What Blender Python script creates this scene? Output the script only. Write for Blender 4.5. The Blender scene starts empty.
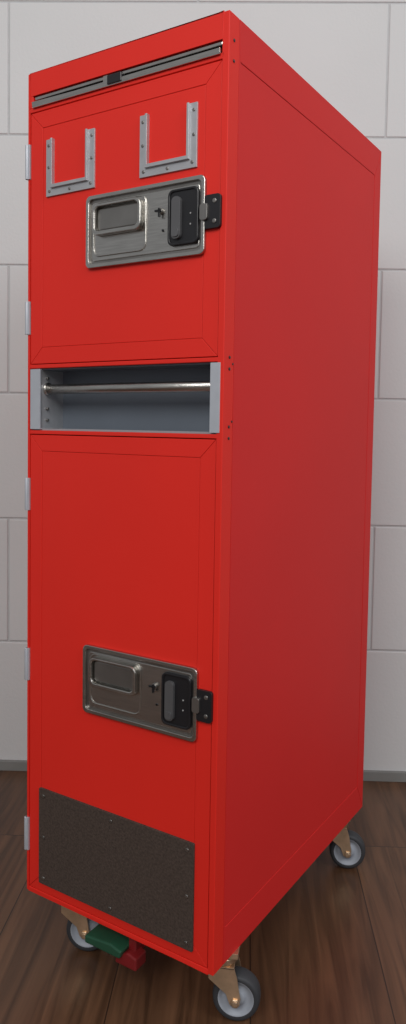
import bpy, bmesh, math, random
from mathutils import Vector, Matrix
random.seed(3)
sc=bpy.context.scene
try:
    sc.view_settings.view_transform='Standard'; sc.view_settings.look='None'
except Exception: pass
COL=sc.collection
TH=math.radians(30.0); H0=0.095
W,D,H=.3055,.4704,1.09
WALL_Y=.555

# ---------------------------------------------------------------- materials
def mat(name,col,rough=.5,metal=0.,noise=0.,nscale=40.,bump=0.,bscale=200.,stretch=(1,1,1),spec=.5,coat=0.):
    m=bpy.data.materials.new(name); m.use_nodes=True
    nt=m.node_tree; b=nt.nodes["Principled BSDF"]
    b.inputs["Base Color"].default_value=(*col,1); b.inputs["Roughness"].default_value=rough
    b.inputs["Metallic"].default_value=metal; b.inputs["Specular IOR Level"].default_value=spec
    b.inputs["Coat Weight"].default_value=coat
    tc=nt.nodes.new("ShaderNodeTexCoord"); mp=nt.nodes.new("ShaderNodeMapping")
    mp.inputs["Scale"].default_value=stretch
    nt.links.new(tc.outputs["Object"],mp.inputs["Vector"])
    if noise>0:
        n=nt.nodes.new("ShaderNodeTexNoise"); n.inputs["Scale"].default_value=nscale; n.inputs["Detail"].default_value=4
        nt.links.new(mp.outputs[0],n.inputs["Vector"])
        r=nt.nodes.new("ShaderNodeValToRGB")
        r.color_ramp.elements[0].position=.3; r.color_ramp.elements[1].position=.7
        r.color_ramp.elements[0].color=(*[max(0,c*(1-noise)) for c in col],1)
        r.color_ramp.elements[1].color=(*[min(1,c*(1+noise)) for c in col],1)
        nt.links.new(n.outputs["Fac"],r.inputs["Fac"]); nt.links.new(r.outputs["Color"],b.inputs["Base Color"])
    if bump>0:
        n2=nt.nodes.new("ShaderNodeTexNoise"); n2.inputs["Scale"].default_value=bscale; n2.inputs["Detail"].default_value=3
        nt.links.new(mp.outputs[0],n2.inputs["Vector"])
        bp=nt.nodes.new("ShaderNodeBump"); bp.inputs["Strength"].default_value=bump; bp.inputs["Distance"].default_value=.001
        nt.links.new(n2.outputs["Fac"],bp.inputs["Height"]); nt.links.new(bp.outputs["Normal"],b.inputs["Normal"])
    return m
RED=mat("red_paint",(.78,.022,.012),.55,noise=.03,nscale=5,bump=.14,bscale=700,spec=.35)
RED_SHADED=mat("red_paint_shaded",(.68,.019,.017),.6,noise=.03,nscale=4,bump=.18,bscale=700,spec=.35)  # same red paint, darkened in colour for faces turned from the light
STEEL=mat("brushed_steel",(.50,.485,.455),.27,metal=1.,noise=.12,nscale=30,bump=.12,bscale=120,stretch=(1,1,14))
STEELD=mat("recess_steel",(.27,.26,.245),.36,metal=.9,noise=.15,nscale=20)
ALU=mat("aluminium",(.50,.51,.53),.42,metal=.6,noise=.06,nscale=60)
HINGE=mat("hinge_alloy",(.52,.55,.60),.5,metal=.4,noise=.05)
BLACK=mat("black_plastic",(.012,.012,.014),.35,noise=.1)
DARK=mat("dark_gap",(.01,.008,.008),.8,noise=.1)
GREYP=mat("grey_panel",(.12,.14,.17),.5,noise=.06,nscale=10)
LGREY=mat("light_plastic",(.30,.31,.33),.5,noise=.05)
LEVER=mat("lever_grey",(.13,.13,.135),.4,noise=.05,metal=.4)
KICK=mat("kick_panel",(.066,.047,.038),.75,noise=.30,nscale=380,bump=.3,bscale=350,spec=.3)
ZINC=mat("yellow_zinc",(.62,.45,.30),.32,metal=.85,noise=.2,nscale=50)
TYRE=mat("rubber_tyre",(.035,.037,.042),.6,noise=.1)
RIM=mat("grey_rim",(.33,.36,.41),.5,noise=.05)
GREEN=mat("green_pedal",(.015,.075,.04),.45,noise=.1)
REDP=mat("red_pedal",(.20,.01,.012),.45,noise=.1)
GREYB=mat("baseboard_grey",(.22,.22,.21),.6,noise=.1,nscale=15)
WHITE=mat("white_mark",(.35,.35,.35),.6,noise=.02)

# ---------------------------------------------------------------- mesh helpers
class MB:
    def __init__(s): s.bm=bmesh.new(); s.mats=[]
    def mi(s,m):
        if m not in s.mats: s.mats.append(m)
        return s.mats.index(m)
    def box(s,x0,x1,y0,y1,z0,z1,m,M=None):
        i=s.mi(m); vs=[s.bm.verts.new(Vector((x,y,z)) if M is None else M@Vector((x,y,z))) for x in(x0,x1) for y in(y0,y1) for z in(z0,z1)]
        for f in((0,1,3,2),(4,6,7,5),(0,4,5,1),(2,3,7,6),(0,2,6,4),(1,5,7,3)):
            s.bm.faces.new([vs[k] for k in f]).material_index=i
    def prism(s,pts,y0,y1,m,M=None,smooth=False):
        """polygon in xz extruded in y"""
        i=s.mi(m); T=(lambda v:v) if M is None else (lambda v:M@v)
        a=[s.bm.verts.new(T(Vector((x,y0,z)))) for x,z in pts]; b=[s.bm.verts.new(T(Vector((x,y1,z)))) for x,z in pts]
        s.bm.faces.new(a).material_index=i; s.bm.faces.new(b[::-1]).material_index=i
        n=len(pts)
        for k in range(n):
            f=s.bm.faces.new([a[k],b[k],b[(k+1)%n],a[(k+1)%n]]); f.material_index=i; f.smooth=smooth
    def ring(s,po,pi,y0,y1,m,M=None):
        i=s.mi(m); T=(lambda v:v) if M is None else (lambda v:M@v); n=len(po)
        V=[[s.bm.verts.new(T(Vector((x,y,z)))) for x,z in p] for p,y in((po,y0),(po,y1),(pi,y1),(pi,y0))]
        for j in range(4):
            A,B=V[j],V[(j+1)%4]
            for k in range(n):
                s.bm.faces.new([A[k],A[(k+1)%n],B[(k+1)%n],B[k]]).material_index=i
    def lathe(s,prof,m,M,n=36,mf=None):
        """prof: (r,h) closed profile about local z"""
        R=[]
        for r,h in prof:
            R.append([s.bm.verts.new(M@Vector((max(r,1e-5)*math.cos(2*math.pi*k/n),max(r,1e-5)*math.sin(2*math.pi*k/n),h))) for k in range(n)])
        for j in range(len(prof)-1):
            mm=s.mi(mf[j] if mf else m)
            for k in range(n):
                f=s.bm.faces.new([R[j][k],R[j][(k+1)%n],R[j+1][(k+1)%n],R[j+1][k]]); f.material_index=mm; f.smooth=True
    def cyl(s,p0,p1,r,m,n=20):
        p0=Vector(p0);p1=Vector(p1);d=p1-p0; L=d.length
        M=Matrix.Translation(p0)@d.to_track_quat('Z','Y').to_matrix().to_4x4()
        s.lathe([(0,0),(r*.85,0),(r,min(r*.15,L*.2)),(r,L-min(r*.15,L*.2)),(r*.85,L),(0,L)],m,M,n)
    def finish(s,name,parent,bevel=0.,seg=2):
        bmesh.ops.remove_doubles(s.bm,verts=s.bm.verts,dist=1e-6)
        bmesh.ops.recalc_face_normals(s.bm,faces=s.bm.faces)
        me=bpy.data.meshes.new(name); s.bm.to_mesh(me); s.bm.free()
        for m in s.mats: me.materials.append(m)
        o=bpy.data.objects.new(name,me); COL.objects.link(o)
        if parent: o.parent=parent
        if bevel:
            b=o.modifiers.new("bevel","BEVEL"); b.width=bevel; b.segments=seg; b.limit_method='ANGLE'; b.angle_limit=math.radians(40)
            b.harden_normals=False
        return o
def rr(x0,x1,z0,z1,r,n=6):
    P=[]
    for cx,cz,a in((x1-r,z1-r,0),(x0+r,z1-r,90),(x0+r,z0+r,180),(x1-r,z0+r,270)):
        for k in range(n+1):
            t=math.radians(a+90*k/n); P.append((cx+r*math.cos(t),cz+r*math.sin(t)))
    return P
def mitred(mb,x0,x1,z0,z1,bl,br,bb,bt,y0,y1,m,M=None,g=.0003):
    I=[(x0+bl,z0+bb),(x1-br,z0+bb),(x1-br,z1-bt),(x0+bl,z1-bt)]
    mb.prism([(x0+g,z0),(x1-g,z0),(I[1][0]-g,I[1][1]),(I[0][0]+g,I[0][1])],y0,y1,m,M)
    mb.prism([(x0+g,z1),(I[3][0]+g,I[3][1]),(I[2][0]-g,I[2][1]),(x1-g,z1)],y0,y1,m,M)
    mb.prism([(x0,z0+g),(I[0][0],I[0][1]+g),(I[3][0],I[3][1]-g),(x0,z1-g)],y0,y1,m,M)
    mb.prism([(x1,z0+g),(x1,z1-g),(I[2][0],I[2][1]-g),(I[1][0],I[1][1]+g)],y0,y1,m,M)

# ---------------------------------------------------------------- trolley
cart=bpy.data.objects.new("airline_galley_trolley",None); COL.objects.link(cart)
cart.rotation_euler=(0,0,-TH); cart.empty_display_size=.1
def fin(mb,name,bevel=0.,seg=2):
    for v in mb.bm.verts: v.co.z+=H0
    return mb.finish(name,cart,bevel,seg)

# shell : front posts, header, rails
b=MB()
b.box(0,.004,0,.03,0,H,RED); b.box(W-.0075,W,0,.0215,0,H,RED)
b.box(.004,W-.0075,0,.03,1.0615,H,RED)
b.box(.004,.009,0,.03,1.046,1.0615,RED); b.box(.2965,W-.0075,0,.03,1.046,1.0615,RED)
b.box(.004,W-.0075,0,.03,1.0405,1.046,RED)
b.box(.004,W-.0075,0,.03,.7125,.7175,RED); b.box(.004,W-.0075,0,.03,.6265,.6315,RED)
b.box(.004,W-.0075,0,.03,0,.0055,RED)
fin(b,"front_frame",.0012)
b=MB()
b.box(.003,W-.0025,.028,D-.003,.003,.628,DARK); b.box(.003,W-.0025,.028,D-.003,.716,H-.003,DARK)
b.box(.003,W-.0025,.047,D-.003,.62,.72,DARK)
fin(b,"core")
for nm,M in(("side_panel_right",Matrix.Translation((W,0,0))@Matrix.Rotation(math.radians(90),4,'Z')),
            ("side_panel_left",Matrix.Rotation(math.radians(90),4,'Z')@Matrix.Scale(-1,4,(0,1,0)))):
    b=MB()
    mitred(b,.022 if 'right' in nm else .03,D,0,H,.003,.026,.045,.045,0,.003,RED_SHADED,M)
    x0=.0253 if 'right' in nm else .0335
    b.box(x0,D-.0264,.0005,.003,.0454,H-.0454,RED_SHADED,M)
    fin(b,nm,.0004)
b=MB(); mitred(b,.003,W-.003,0,H,.026,.026,.045,.045,D-.003,D,RED_SHADED); b.box(.03,W-.03,D-.003,D-.001,.046,H-.046,RED_SHADED); fin(b,"back_panel",.0006)
b=MB(); b.box(.002,W-.002,.001,D-.001,H-.003,H-.0005,RED_SHADED); b.box(.002,W-.002,.004,D-.002,.0005,.003,RED_SHADED); fin(b,"top_and_base",.0006)
def door(nm,z0,z1):
    b=MB(); x0,x1=.005,W-.0088
    mitred(b,x0,x1,z0,z1,.021,.021,.021,.021,.0005,.006,RED,None,.00022)
    b.box(x0+.0005,x1-.0005,.003,.026,z0+.0005,z1-.0005,RED)
    b.box(x0+.0213,x1-.0213,.0008,.004,z0+.0213,z1-.0213,RED)
    return fin(b,nm,.0005)
door("upper_door",.7185,1.0395); door("lower_door",.0065,.6255)

# header slot with metal rails and catch
b=MB()
b.box(.009,.2965,.018,.022,1.046,1.0615,DARK)
b.box(.010,.2955,-.003,.016,1.0465,1.0515,STEEL); b.box(.010,.2955,.002,.016,1.0565,1.0605,STEEL)
b.box(.010,.2955,-.003,-.001,1.0450,1.0515,STEEL)
fin(b,"header_rail",.0007)
b=MB(); b.box(.136,.158,-.004,.01,1.0465,1.0575,BLACK); b.box(.128,.136,-.002,.01,1.051,1.059,STEEL); fin(b,"header_catch",.001)

# U brackets
for k,x0 in enumerate((.034,.185)):
    b=MB(); x1=x0+.081; z0=.930; z1=1.001; t=.0125
    P=[(x0,z0),(x1,z0),(x1,z1),(x1-t,z1),(x1-t,z0+t+.001),(x0+t,z0+t+.001),(x0+t,z1),(x0,z1)]
    b.prism(P,-.0015,.001,ALU)
    q=.003
    P=[(x0+t-q,z0+t-q),(x1-t+q,z0+t-q),(x1-t+q,z1),(x1-t,z1),(x1-t,z0+t+.001),(x0+t,z0+t+.001),(x0+t,z1),(x0+t-q,z1)]
    b.prism(P,-.0045,-.001,ALU)
    for sx,sz in((x0+.0045,z1-.008),(x1-.0045,z1-.008),(x0+.006,z0+.006),(x1-.006,z0+.006),(x0+.0045,z0+.036),(x1-.0045,z0+.036),((x0+x1)/2,z0+.0045)):
        b.cyl((sx,0,sz),(sx,-.0024,sz),.0019,STEELD,12)
    fin(b,"placard_bracket_%d"%(k+1),.0004)

# latches
def latch(nm,z0,dx=0.):
    b=MB(); x0,x1=.104+dx,.2795+dx; z1=z0+.0875
    b.ring(rr(x0,x1,z0,z1,.007),rr(x0+.005,x1-.005,z0+.005,z1-.005,.005),-.0042,.001,STEEL)
    b.prism(rr(x0+.004,x1-.004,z0+.004,z1-.004,.005),-.0010,.001,STEELD)
    b.prism(rr(x0+.008,x1-.008,z0+.008,z1-.008,.005),-.0018,.001,STEEL)
    b.ring(rr(x0+.011,x0+.093,z0+.013,z1-.009,.010),rr(x0+.0130,x0+.0910,z0+.0150,z1-.0110,.009),-.0030,0,STEEL)
    b.prism(rr(x0+.018,x0+.086,z0+.043,z1-.017,.006),-.0022,0,STEELD)
    fin(b,nm+"_plate",.0009)
    b=MB()
    b.ring(rr(x0+.014,x0+.089,z0+.037,z1-.013,.009),rr(x0+.0185,x0+.0845,z0+.0425,z1-.0165,.006),-.0090,-.002,STEEL)
    b.prism(rr(x0+.020,x0+.083,z0+.044,z1-.018,.004),-.0045,-.001,STEELD)
    fin(b,nm+"_paddle",.0012)
    b=MB(); hx0,hx1=x0+.126,x0+.168; hz0,hz1=z0+.013,z0+.076
    b.prism(rr(hx0,hx1,hz0,hz1,.007),-.0045,0,BLACK)
    b.ring(rr(hx0,hx1,hz0,hz1,.007),rr(hx0+.003,hx1-.003,hz0+.003,hz1-.003,.005),-.0060,-.004,BLACK)
    fin(b,nm+"_housing",.0010)
    b=MB()
    b.prism(rr(hx0+.007,hx0+.019,hz0+.007,hz0+.054,.005),-.0085,-.004,LEVER)
    b.prism(rr(hx0+.0085,hx0+.0175,hz0+.009,hz0+.018,.003),-.0100,-.008,LEVER)
    for q in(.022,.034): b.cyl((hx0+.031,-.004,hz0+q),(hx0+.031,-.0050,hz0+q),.0010,WHITE,10)
    fin(b,nm+"_lever",.0010)
    b=MB()
    cx,cz=x0+.114,z0+.055
    b.cyl((cx,0,cz),(cx,-.005,cz),.0036,STEELD,16); b.box(cx-.006,cx+.003,-.007,-.0045,cz-.001,cz+.0012,BLACK)
    b.box(cx-.001,cx+.0014,-.007,-.0045,cz-.007,cz+.003,BLACK)
    b.cyl((cx+.003,0,cz-.022),(cx+.003,-.003,cz-.022),.0016,BLACK,10)
    fin(b,nm+"_key",.0005)
    b=MB(); kz=z0+.0455
    b.prism(rr(x1-.001,x1+.0205,kz-.0185,kz+.0185,.004),-.004,0,BLACK)
    b.prism(rr(x1-.005,x1+.005,kz-.009,kz+.009,.003),-.007,-.003,STEELD)
    for dz in(-.011,.011): b.cyl((x1+.013,0,kz+dz),(x1+.013,-.0050,kz+dz),.0026,STEELD,12)
    fin(b,nm+"_keeper",.0008)
latch("upper_latch",.832); latch("lower_latch",.2735,-.0005)

# open compartment with push bar
b=MB()
b.box(.005,W-.009,.042,.046,.632,.712,GREYP); b.box(.005,W-.009,.004,.046,.7105,.7125,GREYP)
b.box(.005,W-.009,.004,.046,.6315,.634,LGREY); b.box(.0215,.023,.001,.045,.634,.7105,ALU); b.box(.2885,.290,.001,.045,.634,.7105,ALU)
fin(b,"compartment_liner",.0003)
b=MB(); b.box(.006,.023,-.001,.004,.633,.7115,HINGE); b.box(.2885,.3015,-.001,.004,.633,.7115,HINGE)
for z in(.645,.660,.700): b.cyl((.026,.012,z),(.0228,.012,z),.0022,STEELD,10)
fin(b,"compartment_strips",.0006)
b=MB(); b.cyl((.022,.013,.686),(.2895,.013,.686),.0065,STEEL,28); b.cyl((.0225,.013,.686),(.0265,.013,.686),.0085,STEEL,24); b.cyl((.285,.013,.686),(.289,.013,.686),.0085,STEEL,24); fin(b,"push_bar")

# hinges
for k,(z0,z1) in enumerate(((.957,1.001),(.757,.800),(.525,.568),(.294,.338),(.057,.103))):
    b=MB(); b.box(-.0015,.0045,-.0018,.02,z0,z1,HINGE); b.cyl((-.0005,-.001,z0),(-.0005,-.001,z1),.0024,HINGE,14); fin(b,"hinge_%d"%(k+1),.0005)

# kick panel
b=MB()
b.prism(rr(.025,.277,.019,.151,.0015,2),-.0022,.001,KICK)
for sx in(.034,.151,.268):
    for sz in(.028,.142): b.cyl((sx,-.002,sz),(sx,-.0036,sz),.0024,STEELD,12)
for sx in(.034,.268): b.cyl((sx,-.002,.085),(sx,-.0036,.085),.0024,STEELD,12)
fin(b,"kick_panel",.0005)

# side screws
b=MB()
for y,z in((.012,.705),(.012,.718),(.013,.640),(.013,.627),(.010,1.062),(.010,1.040)):
    b.cyl((W-.001,y,z),(W+.0008,y,z),.0018,BLACK,12)
for z in(.640,.705): b.cyl((W-.001,.019,z+.006),(W+.0008,.019,z+.006),.0013,BLACK,12)
fin(b,"side_screws")

# castors (built directly at floor level: cart origin is on the floor)
WR=.030
def castor(nm,sx,sy,ang):
    t=Vector((math.cos(ang),math.sin(ang),0)); ax=Vector((math.sin(ang),-math.cos(ang),0))
    F=Matrix(((t.x,-ax.x,0,sx),(t.y,-ax.y,0,sy),(0,0,1,0),(0,0,0,1)))
    c=.018
    b=MB()
    A=F@Matrix.Translation((c,0,WR))@Matrix.Rotation(math.radians(90),4,'X')
    h=.0115
    prof=[(.004,-h*.75),(.010,-h*.8),(.011,-h*.55),(.019,-h*.55),(.0205,-h*.85),(.0225,-h*.9),(.0265,-h),(.0290,-h*.75),(WR,-h*.3),(WR,h*.3),(.0290,h*.75),(.0265,h),(.0225,h*.9),(.0205,h*.85),(.019,h*.55),(.011,h*.55),(.010,h*.8),(.004,h*.75)]
    mf=[RIM]*5+[TYRE]*7+[RIM]*5
    b.lathe(prof,TYRE,A,40,mf)
    b.finish(nm+"_wheel",cart)
    b=MB()
    for s in(-1,1):
        y0=s*.0145; y1=s*.0165
        P=[(-.016,.0735),(.016,.0735),(.020,.060),(c+.006,WR+.006),(c+.005,WR-.004),(c-.001,WR-.007),(c-.007,WR-.003),(c-.012,WR+.010),(-.016,.058)]
        b.prism(P,min(y0,y1),max(y0,y1),ZINC,F)
    b.box(-.016,.016,-.0165,.0165,.0715,.0740,ZINC,F)
    b.lathe([(0,.0735),(.016,.0735),(.019,.077),(.019,.083),(.014,.0885),(0,.0885)],ZINC,F,28)
    b.box(-.021,.021,-.021,.021,.0885,.0955,ZINC,F)
    a0=F@Vector((c,-.0205,WR)); a1=F@Vector((c,.0205,WR)); b.cyl(a0,a1,.0042,ZINC,8)
    a0=F@Vector((c,-.019,WR)); a1=F@Vector((c,.019,WR)); b.cyl(a0,a1,.0060,ZINC,6)
    b.finish(nm+"_fork",cart,.0006)
A0=math.radians(24)
castor("castor_front_right",.284,.057,A0); castor("castor_front_left",.045,.050,A0)
castor("castor_back_right",.275,.435,A0); castor("castor_back_left",.040,.425,A0)

# brake pedals
b=MB(); b.prism([(.108,-.034),(.166,-.034),(.169,-.024),(.150,-.020),(.108,-.024)],-.002,.030,GREEN); fin(b,"pedal_release",.002)
b=MB(); b.prism([(.154,-.046),(.188,-.046),(.188,-.030),(.174,-.026),(.156,-.036)],.004,.026,REDP); b.box(.168,.180,.014,.06,-.034,-.004,REDP); fin(b,"pedal_brake",.002)
b=MB(); b.box(.085,.20,.03,.05,-.026,.002,ZINC); b.cyl((.045,.045,-.012),(.26,.045,-.012),.004,STEEL,12); fin(b,"pedal_linkage",.001)

# ---------------------------------------------------------------- room
wm=mat("painted_block",(.64,.645,.645),.6,noise=.03,nscale=3,bump=.35,bscale=160)
gm=mat("block_joint",(.50,.505,.51),.7,noise=.05)
b=MB()
BL,BH,G=.762,.2612,.0017
b.box(-3,3.6,WALL_Y+.002,WALL_Y+.1,0,2.9,gm)
for r in range(-1,11):
    z0=.0155+(r)*BH; z1=z0+BH
    z0c=max(z0,0)
    if z1<=.002: continue
    off=-.205 if r%2==1 else -.205+BL/2
    for k in range(-4,5):
        x0=off+k*BL; x1=x0+BL
        b.box(x0+G,x1-G,WALL_Y,WALL_Y+.05,z0c+(G if z0>0 else 0),z1-G,wm)
wall=b.finish("wall_back",None,.0018,2)
b=MB(); b.box(-3,3.6,WALL_Y-.008,WALL_Y,0,.021,GREYB); b.finish("baseboard_back",None,.001)
fm=bpy.data.materials.new("wood_planks"); fm.use_nodes=True; nt=fm.node_tree; B=nt.nodes["Principled BSDF"]
tc=nt.nodes.new("ShaderNodeTexCoord"); mp=nt.nodes.new("ShaderNodeMapping"); mp.inputs["Rotation"].default_value=(0,0,math.radians(90)); mp.inputs["Location"].default_value=(0.3,.05,0)
nt.links.new(tc.outputs["Object"],mp.inputs["Vector"])
br=nt.nodes.new("ShaderNodeTexBrick"); br.offset=.37; br.inputs["Scale"].default_value=1
br.inputs["Brick Width"].default_value=1.25; br.inputs["Row Height"].default_value=.18; br.inputs["Mortar Size"].default_value=.0008
br.inputs["Color1"].default_value=(.125,.062,.032,1); br.inputs["Color2"].default_value=(.098,.047,.024,1); br.inputs["Mortar"].default_value=(.022,.012,.008,1)
nt.links.new(mp.outputs[0],br.inputs["Vector"])
mp2=nt.nodes.new("ShaderNodeMapping"); mp2.inputs["Scale"].default_value=(2.2,34,1); nt.links.new(mp.outputs[0],mp2.inputs["Vector"])
addv=nt.nodes.new("ShaderNodeVectorMath"); addv.operation='ADD'; nt.links.new(mp2.outputs[0],addv.inputs[0])
sv=nt.nodes.new("ShaderNodeVectorMath"); sv.operation='SCALE'; sv.inputs["Scale"].default_value=90; nt.links.new(br.outputs["Color"],sv.inputs[0]); nt.links.new(sv.outputs[0],addv.inputs[1])
n=nt.nodes.new("ShaderNodeTexNoise"); n.inputs["Scale"].default_value=1.6; n.inputs["Detail"].default_value=8; n.inputs["Distortion"].default_value=1.0; nt.links.new(addv.outputs[0],n.inputs["Vector"])
cr=nt.nodes.new("ShaderNodeValToRGB"); cr.color_ramp.elements[0].position=.33; cr.color_ramp.elements[0].color=(.50,.48,.46,1); cr.color_ramp.elements[1].position=.66; cr.color_ramp.elements[1].color=(1.25,1.22,1.2,1)
nt.links.new(n.outputs["Fac"],cr.inputs["Fac"])
mx=nt.nodes.new("ShaderNodeMix"); mx.data_type='RGBA'; mx.blend_type='MULTIPLY'; mx.inputs[0].default_value=1
nt.links.new(br.outputs["Color"],mx.inputs[6]); nt.links.new(cr.outputs["Color"],mx.inputs[7]); nt.links.new(mx.outputs[2],B.inputs["Base Color"])
B.inputs["Roughness"].default_value=.38
bp=nt.nodes.new("ShaderNodeBump"); bp.inputs["Strength"].default_value=.2; bp.inputs["Distance"].default_value=.001; nt.links.new(n.outputs["Fac"],bp.inputs["Height"]); nt.links.new(bp.outputs["Normal"],B.inputs["Normal"])
b=MB(); b.box(-3,3.6,-4,WALL_Y+.1,-.05,0,fm); b.finish("floor",None)

# ---------------------------------------------------------------- lights
w=bpy.data.worlds.new("world"); sc.world=w; w.use_nodes=True
w.node_tree.nodes["Background"].inputs[0].default_value=(.94,.96,1,1); w.node_tree.nodes["Background"].inputs[1].default_value=.32
def area(nm,loc,tgt,sx,sy,e,col=(1,1,1)):
    l=bpy.data.lights.new(nm,'AREA'); l.shape='RECTANGLE'; l.size=sx; l.size_y=sy; l.energy=e; l.color=col
    o=bpy.data.objects.new(nm,l); COL.objects.link(o); o.location=loc
    o.rotation_euler=(Vector(tgt)-Vector(loc)).to_track_quat('-Z','Y').to_euler()
area("room_light",(-.3,-2.4,2.3),(.1,.2,.7),1.8,1.2,42,(1,.98,.95))
area("side_fill_light",(2.0,-1.6,2.2),(.4,.1,.5),1.4,1.0,24,(.98,.98,1))  # unseen fill added on the right to brighten the trolley side

# ---------------------------------------------------------------- camera
y_,p_,r_=.5476,-.0590,-.0179
f=Vector((-math.sin(y_)*math.cos(p_),math.cos(y_)*math.cos(p_),math.sin(p_)))
rt=f.cross(Vector((0,0,1))).normalized(); dn=f.cross(rt)
a=math.cos(r_)*rt+math.sin(r_)*dn; d=-math.sin(r_)*rt+math.cos(r_)*dn
pos=Vector((.6862,-.65,.5846))*1.09; pos.z+=H0
M=Matrix(((a.x,-d.x,-f.x,pos.x),(a.y,-d.y,-f.y,pos.y),(a.z,-d.z,-f.z,pos.z),(0,0,0,1)))
M=Matrix.Rotation(-TH,4,'Z')@M
cam=bpy.data.cameras.new("camera"); co=bpy.data.objects.new("camera",cam); COL.objects.link(co); co.matrix_world=M
cam.sensor_fit='VERTICAL'; cam.sensor_height=24; cam.lens=747.1144*24/1024
cam.shift_x=-(229.7556-203)/1024; cam.shift_y=(473.5382-512)/1024; cam.clip_start=.01
sc.camera=co
